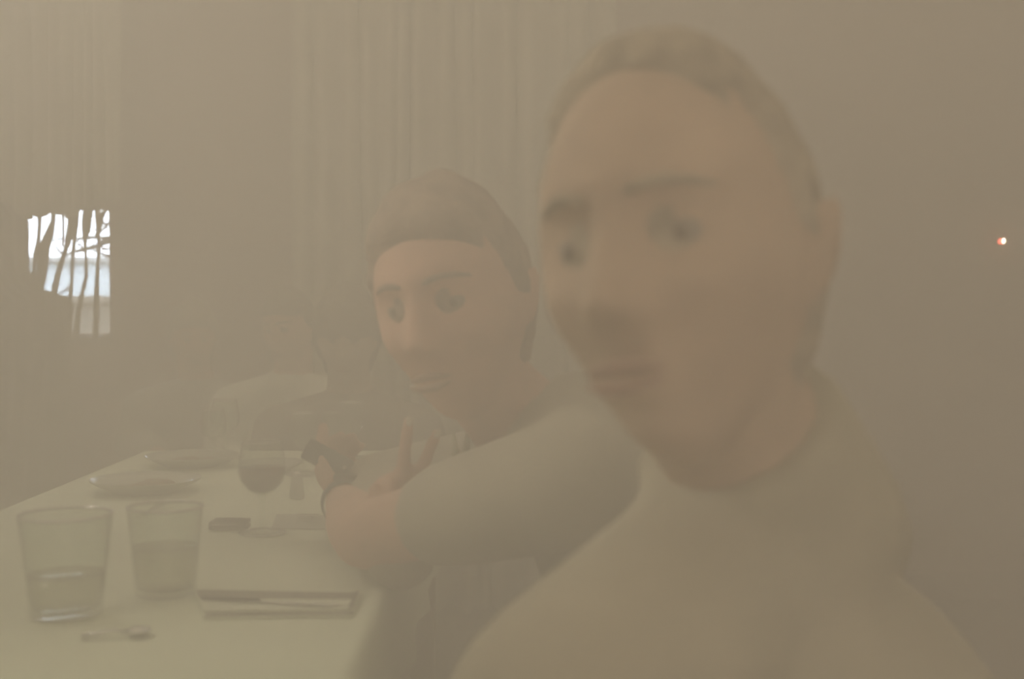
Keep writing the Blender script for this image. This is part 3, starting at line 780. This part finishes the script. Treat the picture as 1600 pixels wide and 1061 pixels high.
# second guest: chin over raised fingers, elbow on the table, phone in the other hand
hc = P(708, 474, 1.42)
tf = P(625, 655, 1.42)
person((hc.x + .1, hc.y + .05, 0), 'second person, reddish face, dark jumper, bare elbow on the table, holding a phone', hc, -20, -11, 0,
       hc + V((.085, .06, -.15)), [hc + V((.135, -.15, -.175)), hc + V((.19, .21, -.185))],
       [P(572, 838, 1.46), P(588, 770, 1.76)], [P(537, 782, 1.70), P(620, 850, 1.50)],
       hc + V((.38, .08, -.62)), [V((-.04, 1.32, .52)), V((-.02, 1.62, .52))], [V((0, 1.30, .085)), V((.0, 1.62, .085))],
       (M['skin_far'], M['hair_red'], M['suit2'], M['trouser']), hscale=1.06, voxel=.0042,
       hands=[dict(direction=P(512, 728, 1.80) - P(537, 782, 1.70), palm_n=V((.3, .5, .8)), side=-1, curl=(45, 50, 30), s=.92),
              dict(direction=V((-.03, -.05, 1)), palm_n=V((0.25, -1, 0)), side=1, per=((4, 6, 5), (3, 5, 4), (75, 80, 50), (75, 80, 50)), spread=17, s=.92, thumb=(.9, .9))],
       hair=(.070, -.07, .012, 2), sleeve=(.60, 2.18), collar=(P(722, 712, 1.42), (-.6, -.8, 0)))
p1_ = bpy.data.objects['person.001']
for fi in (0, 1):                                    # nails on the two raised fingers, fingertip glint put into their pale colour
    q9 = list(p1_['_t1'])[fi * 9: fi * 9 + 9]; tip, dr, nn = V(q9[:3]), V(q9[3:6]).normalized(), V(q9[6:9]).normalized()
    for sgn in (1,):
        bm = bmesh.new(); rm = Matrix((dr.cross(nn).normalized(), dr, nn)).transposed()
        ball(bm, tip + dr * .001 + nn * .0052, (.0045, .0065, .0016), 2, rm)
        bobj('fingernail', bm, M['nail'], p1_)['label'] = 'fingernail with the glint put into its pale colour'
for o_ in bpy.data.objects:
    for k_ in ('_t0', '_t1'):
        if k_ in o_: del o_[k_]
p = P(512, 718, 1.715)
ph = empty('mobile_phone', p, 'dark phone held in the hand of the second person', 'phone')
bm = bmesh.new(); box(bm, (-.034, -.006, -.015), (.034, .006, .015), .004); o = bobj('phone_body', bm, M['black'], ph)
bm = bmesh.new(); box(bm, (-.028, -.0072, -.012), (.022, -.0058, .012), .0003); bobj('screen', bm, M['strap'], ph)
bm = bmesh.new(); ball(bm, (.025, -.0062, 0), (.003, .0012, .003), 2); bobj('button', bm, M['steel'], ph)
ph.rotation_euler = (R(-20), R(28), 0)
# dark watch strap between the bare forearm and the hand
def strap(c, ax_, r, wdt=.010):
    ax_ = ax_.normalized(); u, v = frame_of(ax_)
    o = empty('wristwatch', c, 'dark strap watch worn on the wrist of the hand with the phone', 'watch')
    bm = bmesh.new(); n = 40; pr = [(-wdt, 0), (-wdt, .003), (wdt, .003), (wdt, 0)]; rg = []
    for k in range(n):
        a = 2 * math.pi * k / n; e = u * math.cos(a) + v * math.sin(a)
        rg.append([bm.verts.new(ax_ * s + e * (r + h)) for s, h in pr])
    for k in range(n):
        for i in range(4): bm.faces.new((rg[k][i], rg[k][(i + 1) % 4], rg[(k + 1) % n][(i + 1) % 4], rg[(k + 1) % n][i]))
    bobj('band', bm, M['strap'], o)
    up_ = (V((0, 0, 1)) - ax_ * ax_.z).normalized()
    bm = bmesh.new(); tube(bm, [up_ * (r + .002), up_ * (r + .008), up_ * (r + .010)], [.016, .016, .014], 28); bobj('watch_case', bm, M['black'], o)
ea, wa_ = P(572, 838, 1.46), P(537, 782, 1.70)
strap(ea.lerp(wa_, .90), wa_ - ea, .029)

# the guests beyond the table end
rest = dict(direction=V((0, -1, -.1)), palm_n=V((0, 0, -1)), side=1, curl=(20, 25, 20))
rest2 = dict(direction=V((0, -1, -.1)), palm_n=V((0, 0, -1)), side=-1, curl=(20, 25, 20))
def far_guest(label, hc, yaw, mats, lean=0, hair=(.055, -.07, .012, 4), sc_=.92, roll=0, collar=None, arms=None):
    e = hc
    sl, sr = e + V((-.175, .03, -.235)), e + V((.175, .03, -.235))
    return person((e.x, e.y + .08, 0), label, hc, yaw, roll, 6, e + V((0, .05, -.15)), [sl, sr], [V((e.x - .22, e.y + .04, .60)), V((e.x + .22, e.y + .04, .60))],
                  [V((e.x - .08, e.y - .14, .60)), V((e.x + .08, e.y - .14, .60))], V((e.x, e.y + .16, .47)),
                  [V((e.x - .12, e.y - .22, .48)), V((e.x + .12, e.y - .22, .48))], [V((e.x - .12, e.y - .18, .085)), V((e.x + .12, e.y - .18, .085))],
                  mats, hscale=sc_, voxel=.007, cloth_vox=.009, hands=[rest, rest2], hair=hair, bulk=.92, collar=collar)[0]
h3 = P(452, 512, 3.78)
far_guest('far person in a white shirt with ruddy face, seated behind the table end', h3, -22, (M['skin_far'], M['hair_far'], M['shirt'], M['trouser']), roll=-4, collar=(h3 + V((.0, -.10, -.17)), (0, -1, .2)))
h4 = P(302, 528, 4.2)
far_guest('leftmost far person in a pale shirt, barely visible in the haze', h4, 20, (M['skin_far'], M['hair'], M['linen'], M['trouser']), hair=(.05, -.09, .016, 6))
h5 = P(542, 528, 3.2)
far_guest('far person with dark hair and dark top beside the white shirt', h5, 0, (M['skin'], M['hair_far'], M['dark_top'], M['trouser']), hair=(.02, -.11, .022, 8))
